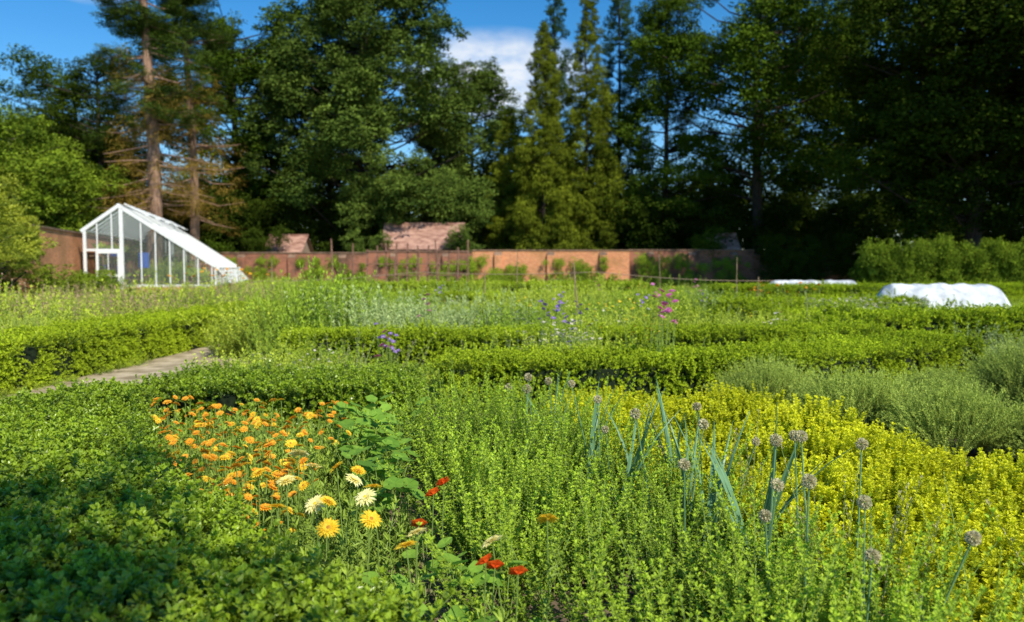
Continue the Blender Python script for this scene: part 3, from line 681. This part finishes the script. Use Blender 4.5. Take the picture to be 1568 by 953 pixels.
# ------------------------------------------------------------ houses behind wall
def house(name,x0,x1,y,ze,zr,dp=7,ch=True):
    h=empty(name); e=MB(); e.box((x0,y,-.1),(x1,y+dp,ze),'render')
    for xx in (x0,x1): e.face([(xx,y,ze+.003),(xx,y+dp,ze+.003),(xx,y+dp/2,zr-.05)],'render')
    e.obj('walls',parent=h); e=MB()
    e.face([(x0-.3,y-.35,ze-.1),(x1+.3,y-.35,ze-.1),(x1+.3,y+dp/2,zr),(x0-.3,y+dp/2,zr)],'tile'); e.face([(x0-.3,y+dp+.35,ze-.1),(x1+.3,y+dp+.35,ze-.1),(x1+.3,y+dp/2,zr),(x0-.3,y+dp/2,zr)],'tile')
    e.bar((x0-.3,y+dp/2,zr+.04),(x1+.3,y+dp/2,zr+.04),.2,'tile'); e.obj('roof',parent=h)
    e=MB(); xx=x0+1
    while xx<x1-1.2: e.box((xx,y-.03,1.0),(xx+.9,y-.004,2.3),'win'); e.bar((xx-.03,y-.05,.97),(xx+.93,y-.05,.97),.08,'paint'); xx+=2.2
    e.box((x0+.2,y-.04,0),(x0+.9,y-.006,2.0),'win'); e.obj('windows',parent=h)
house('brick_house',-10.6,-4.3,63.9,3.2,5.3,5); house('brick_house',16.6,18.6,64.0,2.9,4.4,3); house('brick_house',-20.3,-17.6,64,2.8,4.3,4)

# ------------------------------------------------------------ canes, trellis, rope
def cane(name,pts,k='cane',r=.02):
    e=MB()
    for a,b in pts: e.tube([a,V(a).lerp(V(b),.5)+V((U(-.02,.02),0,0)),b],[r,r*.95,r*.8],k,6,cap=True)
    return e.obj(name)
for px,d,zt in ((418,23.5,1.85),(740,24,1.5),(885,16,1.7),(1012,30,2.1),(1128,30,2.0),(790,34,2.3),(1160,26,1.3)):
    x=(px-784)/1184*d; cane('bamboo_cane',[((x,d,0),(x+U(-.1,.1),d,zt))],r=.018)
pr=[]
for i,px in enumerate((512,538,600,640,672,700)):
    d=36+U(-1,1); x=(px-784)/1184*d; pr.append(((x,d,0),(x+U(-.3,.3),d+U(-.2,.2),2.6+U(-.1,.35))))
cane('bean_canes',pr,'canered',.045)
e=MB(); 
for i in range(11):
    x=-7.9+i*.55; e.bar((x,42,0),(x+U(-.1,.1),42,U(2.5,3.1)),.08,'canered')
for z in (1.2,1.8,2.5): e.bar((-7.9,41.92,z),(-2.4,41.92,z),.05,'canered')
e.obj('wooden_trellis')
e=MB(); Pp=[V((-9.2,26,1.05))]
for i in range(1,25): 
    u=i/24; Pp.append(V((-9.2+18*u,26,1.15+.35*math.sin(u*3.1)-.12*abs(math.sin(u*9.4)))))
e.tube(Pp,[.011]*len(Pp),'twine',4); e.obj('guide_rope')

# ------------------------------------------------------------ fleece tunnels
def tunnel(name,x0,x1,y,w,h,k='fleece'):
    e=MB(); nu,nv=70,16; ring=[]
    for i in range(nu+1):
        u=i/nu; xx=x0+(x1-x0)*u; en=min(1,min(u,1-u)*9)**.5; hoop=1+.02*math.cos(u*math.pi*12)
        ring.append([V((xx,y+math.cos(a)*w/2*(.55+.45*en),math.sin(a)*h*(.06+.94*en)*hoop+(.07*nz(xx*2,a*2,1)+.04*nz(xx*6,a*3,1))*math.sin(a))) for a in [math.pi*j/nv for j in range(nv+1)]])
    for i in range(nu):
        for j in range(nv): e.face([ring[i][j],ring[i+1][j],ring[i+1][j+1],ring[i][j+1]],k)
    return e.obj(name,smooth=True)
tunnel('fleece_cloche',12.15,16.6,26,1.6,1.05)
tunnel('fleece_cloche',12.9,18.2,40,1.2,.95)

# ------------------------------------------------------------ light, sky, camera
el=math.radians(42); hs=V((.57,-.82)).normalized(); s=V((hs.x*math.cos(el),hs.y*math.cos(el),math.sin(el)))
sd=bpy.data.lights.new('sun','SUN'); sd.energy=5; sd.angle=math.radians(.5); sd.color=(1,.94,.80)
so=bpy.data.objects.new('sun',sd); sc.collection.objects.link(so); so.rotation_euler=s.to_track_quat('Z','Y').to_euler(); so.location=(10,-20,30)
w=bpy.data.worlds.new('World'); sc.world=w; w.use_nodes=True; nt=w.node_tree; N=nt.nodes; L=nt.links; bg=N['Background']
sk=N.new('ShaderNodeTexSky'); sk.sky_type='NISHITA'; sk.sun_disc=False; sk.sun_elevation=el; sk.sun_rotation=math.atan2(hs.x,hs.y); sk.ozone_density=3; sk.dust_density=.2; sk.air_density=1.0
hsn=N.new('ShaderNodeHueSaturation'); hsn.inputs['Saturation'].default_value=1.4; L.new(sk.outputs[0],hsn.inputs['Color'])
tc=N.new('ShaderNodeTexCoord')
def mth(op,a,b=None):
    n=N.new('ShaderNodeMath'); n.operation=op
    for i,v in enumerate((a,b)):
        if v is None: continue
        if isinstance(v,(int,float)): n.inputs[i].default_value=v
        else: L.new(v,n.inputs[i])
    return n.outputs[0]
sp=N.new('ShaderNodeSeparateXYZ'); L.new(tc.outputs['Generated'],sp.inputs[0])
nn=N.new('ShaderNodeTexNoise'); nn.inputs['Scale'].default_value=11; nn.inputs['Detail'].default_value=8; nn.inputs['Roughness'].default_value=.6
mpp=N.new('ShaderNodeMapping'); mpp.inputs['Scale'].default_value=(1,1,2.4); L.new(tc.outputs['Generated'],mpp.inputs[0]); L.new(mpp.outputs[0],nn.inputs['Vector'])
def cl(cx,cz,rx,rz):
    a=mth('DIVIDE',mth('SUBTRACT',sp.outputs[0],cx),rx); b_=mth('DIVIDE',mth('SUBTRACT',sp.outputs[2],cz),rz)
    d=mth('ADD',mth('MULTIPLY',a,a),mth('MULTIPLY',b_,b_)); return mth('MAXIMUM',mth('SUBTRACT',1.0,d),0.0)
mk=mth('MAXIMUM',cl(-.02,.235,.13,.06),mth('MULTIPLY',cl(-.45,.30,.05,.02),.6))
nc=mth('MULTIPLY',mth('MAXIMUM',mth('SUBTRACT',nn.outputs['Fac'],.28),0.0),4.0)
msk=mth('MULTIPLY',mk,nc); fr=mth('GREATER_THAN',sp.outputs[1],0.0); msk=mth('MULTIPLY',msk,fr); msk.node.use_clamp=True
cm=N.new('ShaderNodeMix'); cm.data_type='RGBA'; L.new(msk,cm.inputs[0]); L.new(hsn.outputs[0],cm.inputs[6]); cm.inputs[7].default_value=(5.6,6.0,6.6,1)
L.new(cm.outputs[2],bg.inputs['Color']); bg.inputs['Strength'].default_value=.15
cd=bpy.data.cameras.new('camera'); co=bpy.data.objects.new('camera',cd); sc.collection.objects.link(co); sc.camera=co
co.location=(0,0,1.6); co.rotation_euler=(math.radians(90-3.2),0,0); cd.sensor_width=36; cd.lens=27.2; cd.clip_start=.05; cd.clip_end=3000
cd.dof.use_dof=True; cd.dof.focus_distance=4.2; cd.dof.aperture_fstop=2.0
sc.view_settings.view_transform='Standard'; sc.view_settings.look='None'; sc.view_settings.exposure=0
print('objects',len(sc.objects),'instances',NI)
